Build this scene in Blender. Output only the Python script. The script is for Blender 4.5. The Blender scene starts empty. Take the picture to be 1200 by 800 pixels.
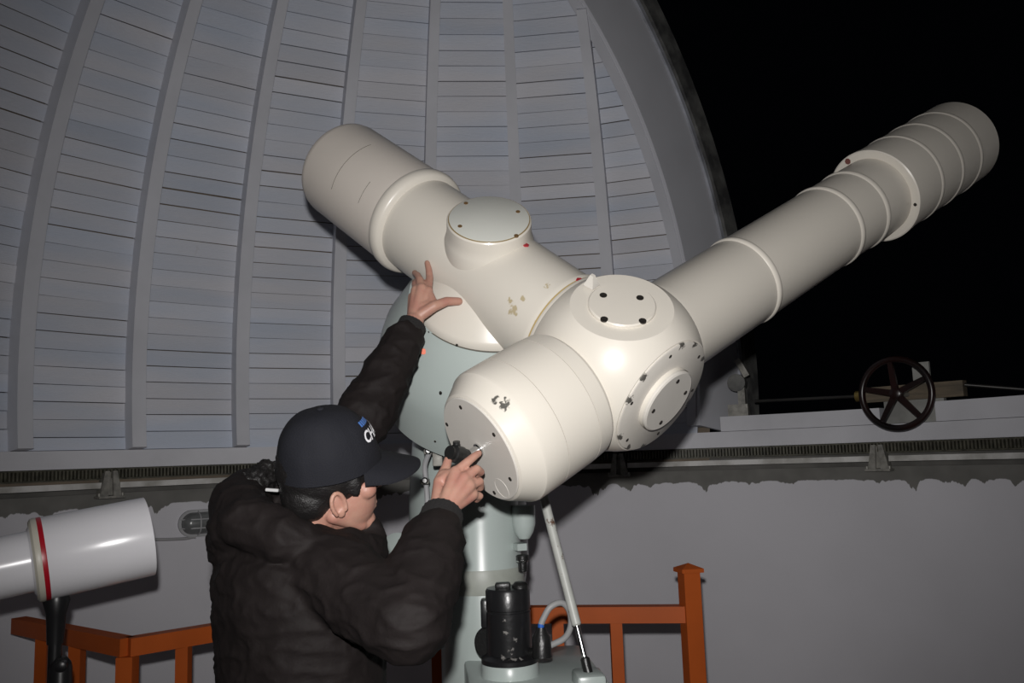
import bpy, bmesh, math, random
import numpy as np
from mathutils import Vector, Matrix, noise
random.seed(7)
PI = math.pi
scene = bpy.context.scene
COL = scene.collection

# ------------------------------------------------------------------ camera
FPX = 1020.0; PITCH = 0.132; ROLL = -0.034; EYE = 1.5          # eye height above the floor
def ray(px, py):
    x = (px-600)/FPX; y = -(py-400)/FPX
    c, s = math.cos(ROLL), math.sin(ROLL); x, y = c*x-s*y, s*x+c*y
    cp, sp = math.cos(PITCH), math.sin(PITCH)
    return Vector((x, cp-sp*y, sp+cp*y))
EYEV = Vector((0, 0, EYE))
def at(px, py, Y):                                             # photo pixel + distance into the room -> point
    r = ray(px, py); return r*(Y/r.y) + EYEV
cam = bpy.data.objects.new('camera', bpy.data.cameras.new('camera')); COL.objects.link(cam)
cam.data.sensor_width = 36.0; cam.data.lens = 36.0*FPX/1200.0; cam.data.clip_start = 0.02
fw = ray(600, 400).normalized(); rt = (ray(700, 400)-ray(600, 400)).normalized(); up = rt.cross(fw)
cam.matrix_world = Matrix(((rt.x, up.x, -fw.x, 0), (rt.y, up.y, -fw.y, 0), (rt.z, up.z, -fw.z, EYE), (0, 0, 0, 1)))
scene.camera = cam

# ------------------------------------------------------------------ world, flash, exposure
w = bpy.data.worlds.new('night'); scene.world = w; w.use_nodes = True
w.node_tree.nodes['Background'].inputs[0].default_value = (0.35, 0.42, 0.6, 1)
w.node_tree.nodes['Background'].inputs[1].default_value = 0.0012
fl = bpy.data.lights.new('camera_flash_offscreen', 'SPOT'); flash = bpy.data.objects.new('camera_flash_offscreen', fl); COL.objects.link(flash)
fl.energy = 226; fl.spot_size = math.radians(89); fl.spot_blend = 1.0; fl.shadow_soft_size = 0.022; fl.color = (1.0, 0.98, 0.965)
flash.location = EYEV + up*0.14 - rt*0.025
aim = ray(615, 440).normalized()
flash.rotation_euler = aim.to_track_quat('-Z', 'Y').to_euler()
scene.view_settings.view_transform = 'Standard'; scene.view_settings.look = 'None'
scene.view_settings.gamma = 1.0; scene.view_settings.use_curve_mapping = False
scene.view_settings.exposure = 0.0

# ------------------------------------------------------------------ materials
def mat(name, col, rough=0.5, metal=0.0, var=0.0, vscale=6.0, bump=0.0, bscale=60.0, col2=None, coat=0.0, spec=0.5, sss=0.0, rnd=0.0, stains=(), stretch=None):
    m = bpy.data.materials.new(name); m.use_nodes = True
    nt = m.node_tree; N = nt.nodes; L = nt.links; b = N['Principled BSDF']
    b.inputs['Roughness'].default_value = rough; b.inputs['Metallic'].default_value = metal
    b.inputs['Specular IOR Level'].default_value = spec
    b.inputs['Coat Weight'].default_value = coat
    if sss: b.inputs['Subsurface Weight'].default_value = sss; b.inputs['Subsurface Radius'].default_value = (0.01, 0.004, 0.002)
    geo = N.new('ShaderNodeNewGeometry')
    vec = geo.outputs['Position']
    if stretch:
        mp = N.new('ShaderNodeMapping'); mp.inputs['Scale'].default_value = stretch; L.new(vec, mp.inputs['Vector']); vec = mp.outputs['Vector']
    nz = N.new('ShaderNodeTexNoise'); nz.inputs['Scale'].default_value = vscale; nz.inputs['Detail'].default_value = 6; L.new(vec, nz.inputs['Vector'])
    mix = N.new('ShaderNodeMix'); mix.data_type = 'RGBA'
    c2 = col2 if col2 else tuple(c*(1-var) for c in col)
    mix.inputs['A'].default_value = (*col, 1); mix.inputs['B'].default_value = (*c2, 1)
    rp = N.new('ShaderNodeValToRGB'); rp.color_ramp.elements[0].position = 0.38; rp.color_ramp.elements[1].position = 0.68
    L.new(nz.outputs['Fac'], rp.inputs['Fac']); L.new(rp.outputs['Color'], mix.inputs['Factor'])
    out = mix.outputs['Result']
    if rnd:
        oi = N.new('ShaderNodeObjectInfo'); hs = N.new('ShaderNodeHueSaturation')
        mr = N.new('ShaderNodeMapRange'); mr.inputs['To Min'].default_value = 1-rnd; mr.inputs['To Max'].default_value = 1+rnd*0.6
        L.new(oi.outputs['Random'], mr.inputs['Value']); L.new(mr.outputs['Result'], hs.inputs['Value']); L.new(out, hs.inputs['Color']); out = hs.outputs['Color']
    for (p, r, sc, thr) in stains:
        d = N.new('ShaderNodeVectorMath'); d.operation = 'DISTANCE'; L.new(geo.outputs['Position'], d.inputs[0]); d.inputs[1].default_value = p
        sn = N.new('ShaderNodeTexNoise'); sn.inputs['Scale'].default_value = 1.6/r; sn.inputs['Detail'].default_value = 4; L.new(geo.outputs['Position'], sn.inputs['Vector'])
        a = N.new('ShaderNodeMath'); a.operation = 'DIVIDE'; L.new(d.outputs['Value'], a.inputs[0]); a.inputs[1].default_value = r
        s2 = N.new('ShaderNodeMath'); s2.operation = 'MULTIPLY_ADD'; L.new(sn.outputs['Fac'], s2.inputs[0]); s2.inputs[1].default_value = 2.4; L.new(a.outputs[0], s2.inputs[2])
        ms = N.new('ShaderNodeMapRange'); ms.inputs['From Min'].default_value = thr; ms.inputs['From Max'].default_value = thr+0.25
        ms.inputs['To Min'].default_value = 1; ms.inputs['To Max'].default_value = 0; L.new(s2.outputs[0], ms.inputs['Value'])
        mx = N.new('ShaderNodeMix'); mx.data_type = 'RGBA'; L.new(ms.outputs['Result'], mx.inputs['Factor']); L.new(out, mx.inputs['A']); mx.inputs['B'].default_value = (*sc, 1); out = mx.outputs['Result']
    L.new(out, b.inputs['Base Color'])
    if bump:
        bn = N.new('ShaderNodeTexNoise'); bn.inputs['Scale'].default_value = bscale; bn.inputs['Detail'].default_value = 5; L.new(vec, bn.inputs['Vector'])
        bp = N.new('ShaderNodeBump'); bp.inputs['Strength'].default_value = bump; bp.inputs['Distance'].default_value = 0.004
        L.new(bn.outputs['Fac'], bp.inputs['Height']); L.new(bp.outputs['Normal'], b.inputs['Normal'])
    return m

# ------------------------------------------------------------------ mesh helpers
WLOC = {}
def mk(name, verts, faces, material, parent=None, smooth=None, label=None, cat=None, group=None, kind=None, origin=None):
    """one mesh object; verts are world coordinates. smooth = sharp-edge angle in degrees"""
    if parent is not None: o0 = WLOC[parent.name]
    else:
        V = np.array([tuple(v) for v in verts]); lo, hi = V.min(0), V.max(0)
        o0 = Vector(origin) if origin is not None else Vector(((lo[0]+hi[0])/2, (lo[1]+hi[1])/2, lo[2]))
    me = bpy.data.meshes.new(name)
    me.from_pydata([tuple(Vector(v)-o0) for v in verts], [], faces); me.validate(); me.update()
    me.materials.append(material)
    if smooth is not None:
        me.shade_smooth(); me.set_sharp_from_angle(angle=math.radians(smooth))
    o = bpy.data.objects.new(name, me); COL.objects.link(o)
    if parent is not None: o.parent = parent
    else: o.location = o0
    WLOC[o.name] = o0
    props(o, label, cat, group, kind)
    return o
def props(o, label=None, cat=None, group=None, kind=None):
    if label: o['label'] = label
    if cat: o['category'] = cat
    if group: o['group'] = group
    if kind: o['kind'] = kind
def empty(name, loc, label, cat, group=None):
    o = bpy.data.objects.new(name, None); COL.objects.link(o); o.location = loc; o.empty_display_size = 0.1
    WLOC[o.name] = Vector(loc); props(o, label, cat, group); return o
class MB:
    def __init__(s): s.v = []; s.f = []
    def add(s, v, f):
        n = len(s.v); s.v += [Vector(q) for q in v]; s.f += [tuple(i+n for i in q) for q in f]; return s
    def build(s, name, m, parent=None, smooth=None, **k): return mk(name, s.v, s.f, m, parent, smooth, **k)
def frame(ax):
    ax = Vector(ax).normalized(); h = Vector((0, 0, 1)) if abs(ax.z) < 0.9 else Vector((1, 0, 0))
    x = h.cross(ax).normalized(); y = ax.cross(x); return x, y, ax
def lathe(O, ax, prof, seg=48, cap0=True, cap1=True, sx=1.0, sy=1.0, fr=None):
    """prof = [(t along axis, radius)]"""
    x, y, z = fr if fr else frame(ax); O = Vector(O); v = []; f = []
    for (t, r) in prof:
        for k in range(seg):
            a = 2*PI*k/seg; v.append(O + z*t + x*(r*sx*math.cos(a)) + y*(r*sy*math.sin(a)))
    for i in range(len(prof)-1):
        for k in range(seg):
            k2 = (k+1) % seg; f.append((i*seg+k, i*seg+k2, (i+1)*seg+k2, (i+1)*seg+k))
    if cap0: f.append(tuple(reversed(range(seg))))
    if cap1: f.append(tuple((len(prof)-1)*seg+k for k in range(seg)))
    return v, f
def cyl(p0, p1, r0, r1=None, seg=16):
    p0 = Vector(p0); p1 = Vector(p1); d = p1-p0
    return lathe(p0, d, [(0, r0), (d.length, r0 if r1 is None else r1)], seg)
def box(c, ax, ay, az, sx, sy, sz):
    c = Vector(c); v = []
    for k in (-1, 1):
        for (i, j) in ((-1, -1), (1, -1), (1, 1), (-1, 1)):
            v.append(c + Vector(ax)*(i*sx/2) + Vector(ay)*(j*sy/2) + Vector(az)*(k*sz/2))
    return v, [(3, 2, 1, 0), (4, 5, 6, 7), (0, 1, 5, 4), (1, 2, 6, 5), (2, 3, 7, 6), (3, 0, 4, 7)]
X, Y, Z = Vector((1, 0, 0)), Vector((0, 1, 0)), Vector((0, 0, 1))
def bar(p0, p1, wdt, hgt, upv=Z):                              # rectangular bar
    p0 = Vector(p0); p1 = Vector(p1); d = (p1-p0); L = d.length; d = d/L
    s = d.cross(upv).normalized(); u = s.cross(d); return box((p0+p1)/2, d, s, u, L, wdt, hgt)
def bbox(c, ax, ay, az, sx, sy, sz, b):                        # bevelled box
    bm = bmesh.new(); v, f = box(c, ax, ay, az, sx, sy, sz)
    vs = [bm.verts.new(q) for q in v]
    for q in f: bm.faces.new([vs[i] for i in q])
    bmesh.ops.bevel(bm, geom=list(bm.edges), offset=b, segments=2, profile=0.5, affect='EDGES')
    bm.verts.index_update(); V = [q.co.copy() for q in bm.verts]; F = [tuple(q.index for q in g.verts) for g in bm.faces]; bm.free(); return V, F
def tube(pts, r, seg=10):
    pts = [Vector(p) for p in pts]; v = []; f = []; n = len(pts)
    rr = r if isinstance(r, (list, tuple)) else [r]*n
    pn = None
    for i, p in enumerate(pts):
        d = (pts[min(i+1, n-1)]-pts[max(i-1, 0)]).normalized()
        if pn is None: pn = frame(d)[0]
        x = (pn - d*pn.dot(d)).normalized(); pn = x; y = d.cross(x)
        for k in range(seg):
            a = 2*PI*k/seg; v.append(p + (x*math.cos(a)+y*math.sin(a))*rr[i])
    for i in range(n-1):
        for k in range(seg):
            k2 = (k+1) % seg; f.append((i*seg+k, i*seg+k2, (i+1)*seg+k2, (i+1)*seg+k))
    f.append(tuple(reversed(range(seg)))); f.append(tuple((n-1)*seg+k for k in range(seg)))
    return v, f
def curve(pts, n=8):                                           # Catmull-Rom through points
    P = [Vector(p) for p in pts]; P = [P[0]*2-P[1]] + P + [P[-1]*2-P[-2]]; out = []
    for i in range(1, len(P)-2):
        for k in range(n):
            t = k/n; a, b, c, d = P[i-1:i+3]
            out.append(0.5*((2*b)+(c-a)*t+(2*a-5*b+4*c-d)*t*t+(3*b-a-3*c+d)*t**3))
    out.append(P[-2]); return out
def torus(O, ax, R, r, seg=64, s2=8, a0=0, a1=2*PI):
    x, y, z = frame(ax); v = []; f = []; full = abs(a1-a0-2*PI) < 1e-6; n = seg if full else seg+1
    for i in range(n):
        a = a0+(a1-a0)*i/seg; d = x*math.cos(a)+y*math.sin(a)
        for k in range(s2):
            b = 2*PI*k/s2; v.append(Vector(O)+d*(R+r*math.cos(b))+z*(r*math.sin(b)))
    for i in range(seg):
        i2 = (i+1) % n
        for k in range(s2):
            k2 = (k+1) % s2; f.append((i*s2+k, i2*s2+k, i2*s2+k2, i*s2+k2))
    return v, f

# ================================================================== DOME
R = 2.5; DC = Vector((0, 0.859*R, 0.179*R+EYE)); NB = 32; PH = -0.177; STEP = 2*PI/NB
AL = 0.804; WS = 0.394*R                                       # slit direction and half width
SN = Vector((math.cos(AL), -math.sin(AL), 0)); SU = Vector((math.sin(AL), math.cos(AL), 0))
ZR = dict(top=0.09, bot=0.013, gear=-0.038, rail0=-0.05, rail1=-0.075, ledge=-0.098, paint=-0.17)
M_board = mat('painted_board', (0.63, 0.63, 0.67), 0.55, var=0.0, col2=(0.53, 0.575, 0.665), vscale=1.1, bump=0.5, bscale=30, rnd=0.09, stretch=(1, 1, 6), spec=0.25,
              stains=[(tuple(at(105, 218, 4.0)), 0.02, (0.02, 0.02, 0.02), 1.5), (tuple(at(320, 198, 4.3)), 0.012, (0.02, 0.02, 0.02), 1.5), (tuple(at(225, 258, 4.25)), 0.22, (0.38, 0.37, 0.34), 1.75), (tuple(at(390, 40, 4.4)), 0.22, (0.36, 0.36, 0.35), 1.75)])
M_rib = mat('painted_rib', (0.60, 0.605, 0.645), 0.5, var=0.12, vscale=3, bump=0.2, bscale=25, rnd=0.05, spec=0.25)
M_shell = mat('bare_sheathing', (0.20, 0.16, 0.12), 0.9, var=0.3)
M_reveal = mat('slit_reveal_paint', (0.60, 0.605, 0.645), 0.5, var=0.10, vscale=2, bump=0.1, bscale=12)
M_edge = mat('weathered_strip', (0.05, 0.05, 0.05), 0.6, col2=(0.16, 0.16, 0.15), vscale=9, bump=0.6, bscale=40)
M_ringb = mat('ring_board_paint', (0.63, 0.63, 0.665), 0.55, col2=(0.52, 0.52, 0.55), vscale=2.2, bump=0.3, bscale=20, spec=0.25,
              stains=[(tuple(at(65, 537, 3.8)), 0.03, (0.1, 0.09, 0.08), 1.5), (tuple(at(112, 538, 3.9)), 0.02, (0.1, 0.09, 0.08), 1.6), (tuple(at(54, 540, 3.75)), 0.02, (0.12, 0.1, 0.08), 1.6)])

def dome_pt(az, th, r): return DC + Vector((math.sin(az)*math.cos(th), math.cos(az)*math.cos(th), math.sin(th)))*r
def poly_pt(baymid, s, th, r):                                 # flat bays: s = -1..1 across the bay
    c = Vector((math.sin(baymid), math.cos(baymid), 0)); t = Vector((math.cos(baymid), -math.sin(baymid), 0))
    h = math.tan(STEP/2); rr = r*math.cos(th)*math.cos(STEP/2)*1.005
    return DC + c*rr + t*(s*h*rr) + Z*(r*math.sin(th))
def clip(poly, n, d):                                          # keep n.(p-DC) <= d
    out = []; m = len(poly)
    for i in range(m):
        a, b = poly[i], poly[(i+1) % m]; da = n.dot(a-DC)-d; db = n.dot(b-DC)-d
        if da <= 0: out.append(a)
        if da*db < 0: out.append(a+(b-a)*(da/(da-db)))
    return out
def slit_side(p): return SU.dot(p-DC)
def cut_slit(poly, m=0.0):
    """polygon minus the slit: returns list of polygons (left, right or back of it)"""
    if all(slit_side(p) < -0.45 for p in poly): return [poly]
    L_ = clip(poly, SN, -WS-m); R_ = clip(poly, -SN, -WS-m)
    return [q for q in (L_, R_) if len(q) >= 3]
def area(poly):
    return sum(((poly[i]-poly[0]).cross(poly[i+1]-poly[0])).length/2 for i in range(1, len(poly)-1))
def in_view(p, marg=25):
    d = p-EYEV; z = d.dot(fw)
    if z < 0.1: return False
    px = 600+FPX*d.dot(rt)/z; py = 400-FPX*d.dot(up)/z
    return -marg < px < 1200+marg and -marg < py < 800+marg
TH0 = math.asin((ZR['top']-0.179*R)/R) if True else 0           # boards start at the ring board
PITCHB = 0.0302
# outer sheathing = the ceiling itself
sv = MB(); rows = int((PI/2-TH0)/PITCHB)
for b in range(NB):
    mid = PH+(b+0.5)*STEP; q = 12
    for i in range(q):
        t0 = TH0-0.06+(PI/2-TH0+0.06)*i/q; t1 = TH0-0.06+(PI/2-TH0+0.06)*(i+1)/q
        poly = [poly_pt(mid, -1.02, t0, R+0.05), poly_pt(mid, 1.02, t0, R+0.05), poly_pt(mid, 1.02, t1, R+0.05), poly_pt(mid, -1.02, t1, R+0.05)]
        for pl in cut_slit(poly, 0.0): sv.add(pl, [tuple(range(len(pl)))])
ceiling = sv.build('ceiling', M_shell, None, None, label='dome lined with pale grey painted boards between curved ribs', kind='structure', origin=DC)
def prism(poly, outward, th):
    n = len(poly); v = list(poly)+[p+outward*th for p in poly]
    f = [tuple(range(n)), tuple(reversed(range(n, 2*n)))]+[(i, i+n, (i+1) % n+n, (i+1) % n) for i in range(n)]
    return v, f
rest = MB(); nb = 0
for b in range(NB):
    mid = PH+(b+0.5)*STEP; rng = random.Random(b*31+5)
    off = rng.uniform(-0.3, 0.3)*PITCHB
    for i in range(rows-1):
        t0 = TH0+i*PITCHB+(off if i else 0); t1 = TH0+(i+1)*PITCHB+off
        g = rng.choice((0.0003, 0.0004, 0.0006, 0.0010, 0.0013, 0.0004, 0.0003)); dr = rng.uniform(-0.003, 0.003)
        j = rng.uniform(-0.0006, 0.0006)
        poly = [poly_pt(mid, -0.985, t0+g, R+dr), poly_pt(mid, 0.985, t0+g+j, R+dr), poly_pt(mid, 0.985, t1-g+j*0.5, R+dr), poly_pt(mid, -0.985, t1-g, R+dr)]
        outw = (poly_pt(mid, 0, (t0+t1)/2, R)-DC).normalized()
        for pl in cut_slit(poly, 0.03):
            if area(pl) < 4e-4: continue
            v, f = prism(pl, outw, 0.02)
            if any(in_view(p) for p in pl):
                mk('board', v, f, M_board, ceiling); nb += 1
            else: rest.add(v, f)
rest.build('board_lining', M_board, ceiling, kind='stuff')
# ribs
for k in range(NB):
    az = PH+k*STEP; v = []; f = []; n = 110; tv = Vector((math.cos(az), -math.sin(az), 0)); started = False
    runs = []; cur = []
    for i in range(n+1):
        th = TH0+(1.46-TH0)*i/n; p = dome_pt(az, th, R-0.03)
        inside = abs(SN.dot(p-DC)) < WS+0.02 and slit_side(p) > -0.45
        if inside:
            if cur: runs.append(cur)
            cur = []
        else: cur.append(th)
    if cur: runs.append(cur)
    mb = MB()
    for run in runs:
        if len(run) < 2: continue
        v = []; f = []
        for th in run:
            hw = 0.027*max(math.cos(th), 0.35)+0.004
            for (s, r) in ((-1, R-0.075), (1, R-0.075), (1, R+0.03), (-1, R+0.03)): v.append(dome_pt(az, th, r)+tv*(s*hw))
        for i in range(len(run)-1):
            a = i*4; c = a+4
            f += [(a, a+1, c+1, c), (a+1, a+2, c+2, c+1), (a+2, a+3, c+3, c+2), (a+3, a, c, c+3)]
        f += [(3, 2, 1, 0), tuple(len(v)-4+q for q in range(4))]; mb.add(v, f)
    if mb.v: mb.build('rib', M_rib, ceiling, 30)
# slit arches: inner band, deep reveal, outer strip
def arch(side, r0, r1, n0, n1, th0, th1, name, m, seg=48):
    v = []; f = []
    for i in range(seg+1):
        th = th0+(th1-th0)*i/seg
        for (nn, r) in ((n0, r0), (n1, r0), (n1, r1), (n0, r1)):
            rr = math.sqrt(max(r*r-(WS)**2, 0.01))
            v.append(DC+SN*(side*(WS-nn))+SU*(rr*math.cos(th))+Z*(rr*math.sin(th)))
    for i in range(seg):
        a = i*4; c = a+4; f += [(a, a+1, c+1, c), (a+1, a+2, c+2, c+1), (a+2, a+3, c+3, c+2), (a+3, a, c, c+3)]
    f += [(3, 2, 1, 0), tuple(len(v)-4+q for q in range(4))]
    return mk(name, v, f, m, ceiling, 30)
M_bead = mat('mottled_edge_paint', (0.45, 0.47, 0.52), 0.4, col2=(0.12, 0.12, 0.13), vscale=5)  # pale blue-grey bead colour, mottled at random with dark grey
THA = math.asin((ZR['top']-0.179*R)/R); THB = 1.80
for sd in (-1, 1):
    arch(sd, R-0.06, R+0.0, -0.055, 0.0, THA, THB, 'slit_arch', M_rib)
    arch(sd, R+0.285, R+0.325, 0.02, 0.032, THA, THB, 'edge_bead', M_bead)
    arch(sd, R-0.055, R+0.33, 0.0, 0.02, THA, THB, 'slit_reveal', M_reveal)
    arch(sd, R+0.31, R+0.42, 0.0, 0.05, THA, THB, 'weather_strip', M_edge)
# header at the upper end of the slit
hb = MB(); hp = DC+SU*(R*math.cos(THB))*0.95+Z*(R*math.sin(THB))*0.97
hb.add(*box(hp+Z*0.08, SN, SU, Z, 2*WS, 0.06, 0.35)); hb.build('slit_header', M_reveal, ceiling)

def ring(name, r0, r1, z0, z1, m, parent=None, a0=0, a1=2*PI, seg=192, smooth=30, **k):
    v = []; f = []; full = a1-a0 > 2*PI-1e-6; n = seg if full else seg+1
    for i in range(n):
        a = a0+(a1-a0)*i/seg
        d = Vector((math.sin(a), math.cos(a), 0))
        for (r, z) in ((r0, z0), (r1, z0), (r1, z1), (r0, z1)): v.append(Vector((DC.x, DC.y, EYE+z))+d*r)
    for i in range(seg):
        a = i*4; c = ((i+1) % n)*4; f += [(a, c, c+1, a+1), (a+1, c+1, c+2, a+2), (a+2, c+2, c+3, a+3), (a+3, c+3, c, a)]
    if not full: f += [(0, 1, 2, 3), (len(v)-1, len(v)-2, len(v)-3, len(v)-4)]
    return mk(name, v, f, m, parent, smooth, **k)
ring('base_ring', R-0.05, R+0.09, ZR['bot'], ZR['top'], M_ringb, ceiling)
def az_of(px, py, rad=R):
    d = ray(px, py); cx, cy = DC.x, DC.y; b = d.x*cx+d.y*cy; a = d.x**2+d.y**2; c = cx*cx+cy*cy-rad**2
    t = (b+math.sqrt(b*b-a*c))/a; return math.atan2(d.x*t-cx, d.y*t-cy), d*t+EYEV
# sill boards below the slit, with the gap for the handwheel bearing
s0 = az_of(846, 490)[0]; s1 = az_of(1034, 475)[0]; s2 = az_of(1100, 470)[0]
ring('slit_sill', R-0.045, R+0.08, ZR['top']+0.002, 0.165, M_ringb, ceiling, s0, s1, 24)
ring('slit_sill', R-0.045, R+0.08, ZR['top']+0.002, 0.178, M_ringb, ceiling, s2, AL+0.42, 24)
# gear rack under the dome: hundreds of tiny teeth
M_gear = mat('greasy_gear', (0.10, 0.095, 0.07), 0.5, var=0.6, vscale=30, bump=0.4)
gr = MB(); ntooth = 1000
for i in range(ntooth):
    a = 2*PI*i/ntooth; d = Vector((math.sin(a), math.cos(a), 0)); t = Vector((math.cos(a), -math.sin(a), 0))
    gr.add(*box(Vector((DC.x, DC.y, EYE+(ZR['bot']+ZR['gear'])/2))+d*(R-0.02), t, d, Z, 0.0075, 0.03, ZR['bot']-ZR['gear']-0.014))
gr.build('gear_teeth', M_gear, ceiling, kind='stuff')
ring('gear_backing', R-0.003, R+0.05, ZR['gear'], ZR['bot']-0.001, M_gear, ceiling)
# ------------------------------------------------------------------ wall
def wall_material():
    m = mat('wall_plaster', (0.63, 0.62, 0.655), 0.7, var=0.10, vscale=1.2, bump=0.25, bscale=14, spec=0.2,
            stains=[(tuple(at(855, 578, 4.35)), 0.035, (0.06, 0.06, 0.055), 1.9), (tuple(at(688, 606, 4.55)), 0.008, (0.05, 0.05, 0.05), 1.6)])
    nt = m.node_tree; N = nt.nodes; L = nt.links; b = N['Principled BSDF']; src = b.inputs['Base Color'].links[0].from_socket
    g = N.new('ShaderNodeNewGeometry'); sp = N.new('ShaderNodeSeparateXYZ'); L.new(g.outputs['Position'], sp.inputs[0])
    mp = N.new('ShaderNodeMapping'); mp.inputs['Scale'].default_value = (1, 1, 0.05); L.new(g.outputs['Position'], mp.inputs['Vector'])
    nz = N.new('ShaderNodeTexNoise'); nz.inputs['Scale'].default_value = 11; nz.inputs['Detail'].default_value = 7; nz.inputs['Roughness'].default_value = 0.5; L.new(mp.outputs[0], nz.inputs['Vector'])
    pw = N.new('ShaderNodeMath'); pw.operation = 'POWER'; L.new(nz.outputs['Fac'], pw.inputs[0]); pw.inputs[1].default_value = 7.0
    ad = N.new('ShaderNodeMath'); ad.operation = 'MULTIPLY_ADD'; L.new(pw.outputs[0], ad.inputs[0]); ad.inputs[1].default_value = 0.9; L.new(sp.outputs['Z'], ad.inputs[2])
    ms = N.new('ShaderNodeMapRange'); ms.inputs['From Min'].default_value = EYE+ZR['paint']+0.014; ms.inputs['From Max'].default_value = EYE+ZR['paint']+0.018; L.new(ad.outputs[0], ms.inputs['Value'])
    dk = N.new('ShaderNodeTexNoise'); dk.inputs['Scale'].default_value = 9; L.new(g.outputs['Position'], dk.inputs['Vector'])
    dm = N.new('ShaderNodeMix'); dm.data_type = 'RGBA'; dm.inputs['A'].default_value = (0.10, 0.098, 0.09, 1); dm.inputs['B'].default_value = (0.22, 0.215, 0.20, 1); L.new(dk.outputs['Fac'], dm.inputs['Factor'])
    mx = N.new('ShaderNodeMix'); mx.data_type = 'RGBA'; L.new(ms.outputs['Result'], mx.inputs['Factor']); L.new(src, mx.inputs['A']); L.new(dm.outputs['Result'], mx.inputs['B']); L.new(mx.outputs['Result'], b.inputs['Base Color'])
    return m
wall = ring('wall_back', R, R+0.30, -EYE, ZR['ledge'], wall_material(), None, seg=128, label='round plastered wall, pale paint below a ragged dark edge', kind='structure')
M_dark = mat('bare_track_steel', (0.14, 0.135, 0.125), 0.8, var=0.4)
ring('wall_track_back', R+0.16, R+0.2, ZR['ledge']-0.001, ZR['bot']+0.02, M_dark, None, label='dark recess behind the dome track', kind='structure')
M_rail = mat('white_rail_paint', (0.66, 0.65, 0.63), 0.5, col2=(0.3, 0.29, 0.26), vscale=7, bump=0.2)
M_steel = mat('bracket_steel', (0.30, 0.29, 0.26), 0.5, var=0.45, vscale=30, bump=0.3, metal=0.2)
# track rail in segments between brackets
brk = [az_of(125, 572)[0], az_of(1033, 540)[0]]
bstep = (brk[1]-brk[0])/3
azs = [brk[0]+bstep*i for i in range(-1, 5)]
tr = empty('dome_track', (DC.x, DC.y, EYE+ZR['rail1']-0.03), 'pale steel track rail on brackets running along the wall top', 'track rail')
for i in range(len(azs)-1):
    ring('rail_segment', R-0.035, R+0.04, ZR['rail1'], ZR['rail0'], M_rail, tr, azs[i]+0.018, azs[i+1]-0.012, 64)
ring('rail_web', R+0.04, R+0.07, ZR['ledge'], ZR['gear']-0.002, M_dark, tr)
for a in azs:
    d = Vector((math.sin(a), math.cos(a), 0)); t = Vector((math.cos(a), -math.sin(a), 0)); O = Vector((DC.x, DC.y, EYE))+d*(R-0.05)
    mb = MB()
    for s in (-1, 1):
        v = [O+t*(s*0.006)+Z*0.0, O+t*(s*0.026)+Z*0.0, O+t*(s*0.046)+Z*-0.108, O+t*(s*0.012)+Z*-0.108]
        q = v+[p+d*0.05-t*0 for p in v]
        mb.add(q, [(0, 1, 2, 3), (7, 6, 5, 4), (0, 4, 5, 1), (1, 5, 6, 2), (2, 6, 7, 3), (3, 7, 4, 0)])
    mb.add(*box(O+d*0.03+Z*-0.055, t, d, Z, 0.03, 0.03, 0.1)); mb.add(*box(O+d*0.02+Z*-0.113, t, d, Z, 0.11, 0.07, 0.01))
    br = mb.build('bracket', M_steel, tr)
    for s in (-1, 1): mk('bolt', *cyl(O+t*(s*0.05)+Z*-0.108, O+t*(s*0.05)+Z*-0.096, 0.006, seg=8), M_steel, br)
M_floor = mat('floor_paint', (0.16, 0.12, 0.095), 0.6, var=0.3, vscale=2, bump=0.2)
v, f = lathe((DC.x, DC.y, -0.1), Z, [(0, R+0.25), (0.1, R+0.25)], 96)
mk('floor', v, f, M_floor, None, label='brownish painted observatory floor', kind='structure')

# ------------------------------------------------------------------ handwheel at the slit
M_wheel = mat('black_red_enamel', (0.006, 0.005, 0.005), 0.3, col2=(0.022, 0.005, 0.004), vscale=5)
M_wood = mat('raw_wood', (0.16, 0.125, 0.085), 0.7, col2=(0.09, 0.075, 0.055), vscale=8, bump=0.4, stretch=(1, 1, 8))
M_greyp = mat('grey_sheet', (0.32, 0.32, 0.30), 0.5, var=0.35, vscale=10)
wa, wp = az_of(1050, 461, R-0.16)
wd = Vector((math.sin(wa), math.cos(wa), 0)); wt = Vector((math.cos(wa), -math.sin(wa), 0))
hw = empty('hand_wheel', wp, 'black and dark red five-spoked handwheel on a bearing stand above the slit sill', 'handwheel')
mk('rim', *torus(wp, wd, 0.150, 0.0145, 56, 12), M_wheel, hw, 60)
mk('hub', *lathe(wp, wd, [(-0.022, 0.014), (-0.018, 0.024), (0.03, 0.024), (0.034, 0.014)], 20), M_wheel, hw, 40)
for k in range(5):
    a = PI/2+0.10+2*PI*k/5; d = wt*math.cos(a)+Z*math.sin(a); s = wd.cross(d)
    q = []
    for (r, h) in ((0.015, 0.014), (0.145, 0.010)):
        q += [wp+d*r+s*h-wd*0.008, wp+d*r-s*h-wd*0.008, wp+d*r-s*h+wd*0.008, wp+d*r+s*h+wd*0.008]
    mk('spoke', q, [(0, 1, 2, 3), (7, 6, 5, 4), (0, 4, 5, 1), (1, 5, 6, 2), (2, 6, 7, 3), (3, 7, 4, 0)], M_wheel, hw)
mk('axle', *cyl(wp+wd*0.03, wp+wd*0.23, 0.012), M_steel, hw, 40)
zb = EYE+0.092
bl = hw
pc = wp+wd*0.145
mk('stand_plate', *box(Vector((pc.x, pc.y, zb+0.05))+wt*0.02, wt, wd, Z, 0.26, 0.03, 0.10), M_greyp, bl)
mk('wood_block', *box(Vector((pc.x, pc.y, zb+0.135))+wt*0.015, wt, wd, Z, 0.44, 0.05, 0.068), M_wood, bl)
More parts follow.
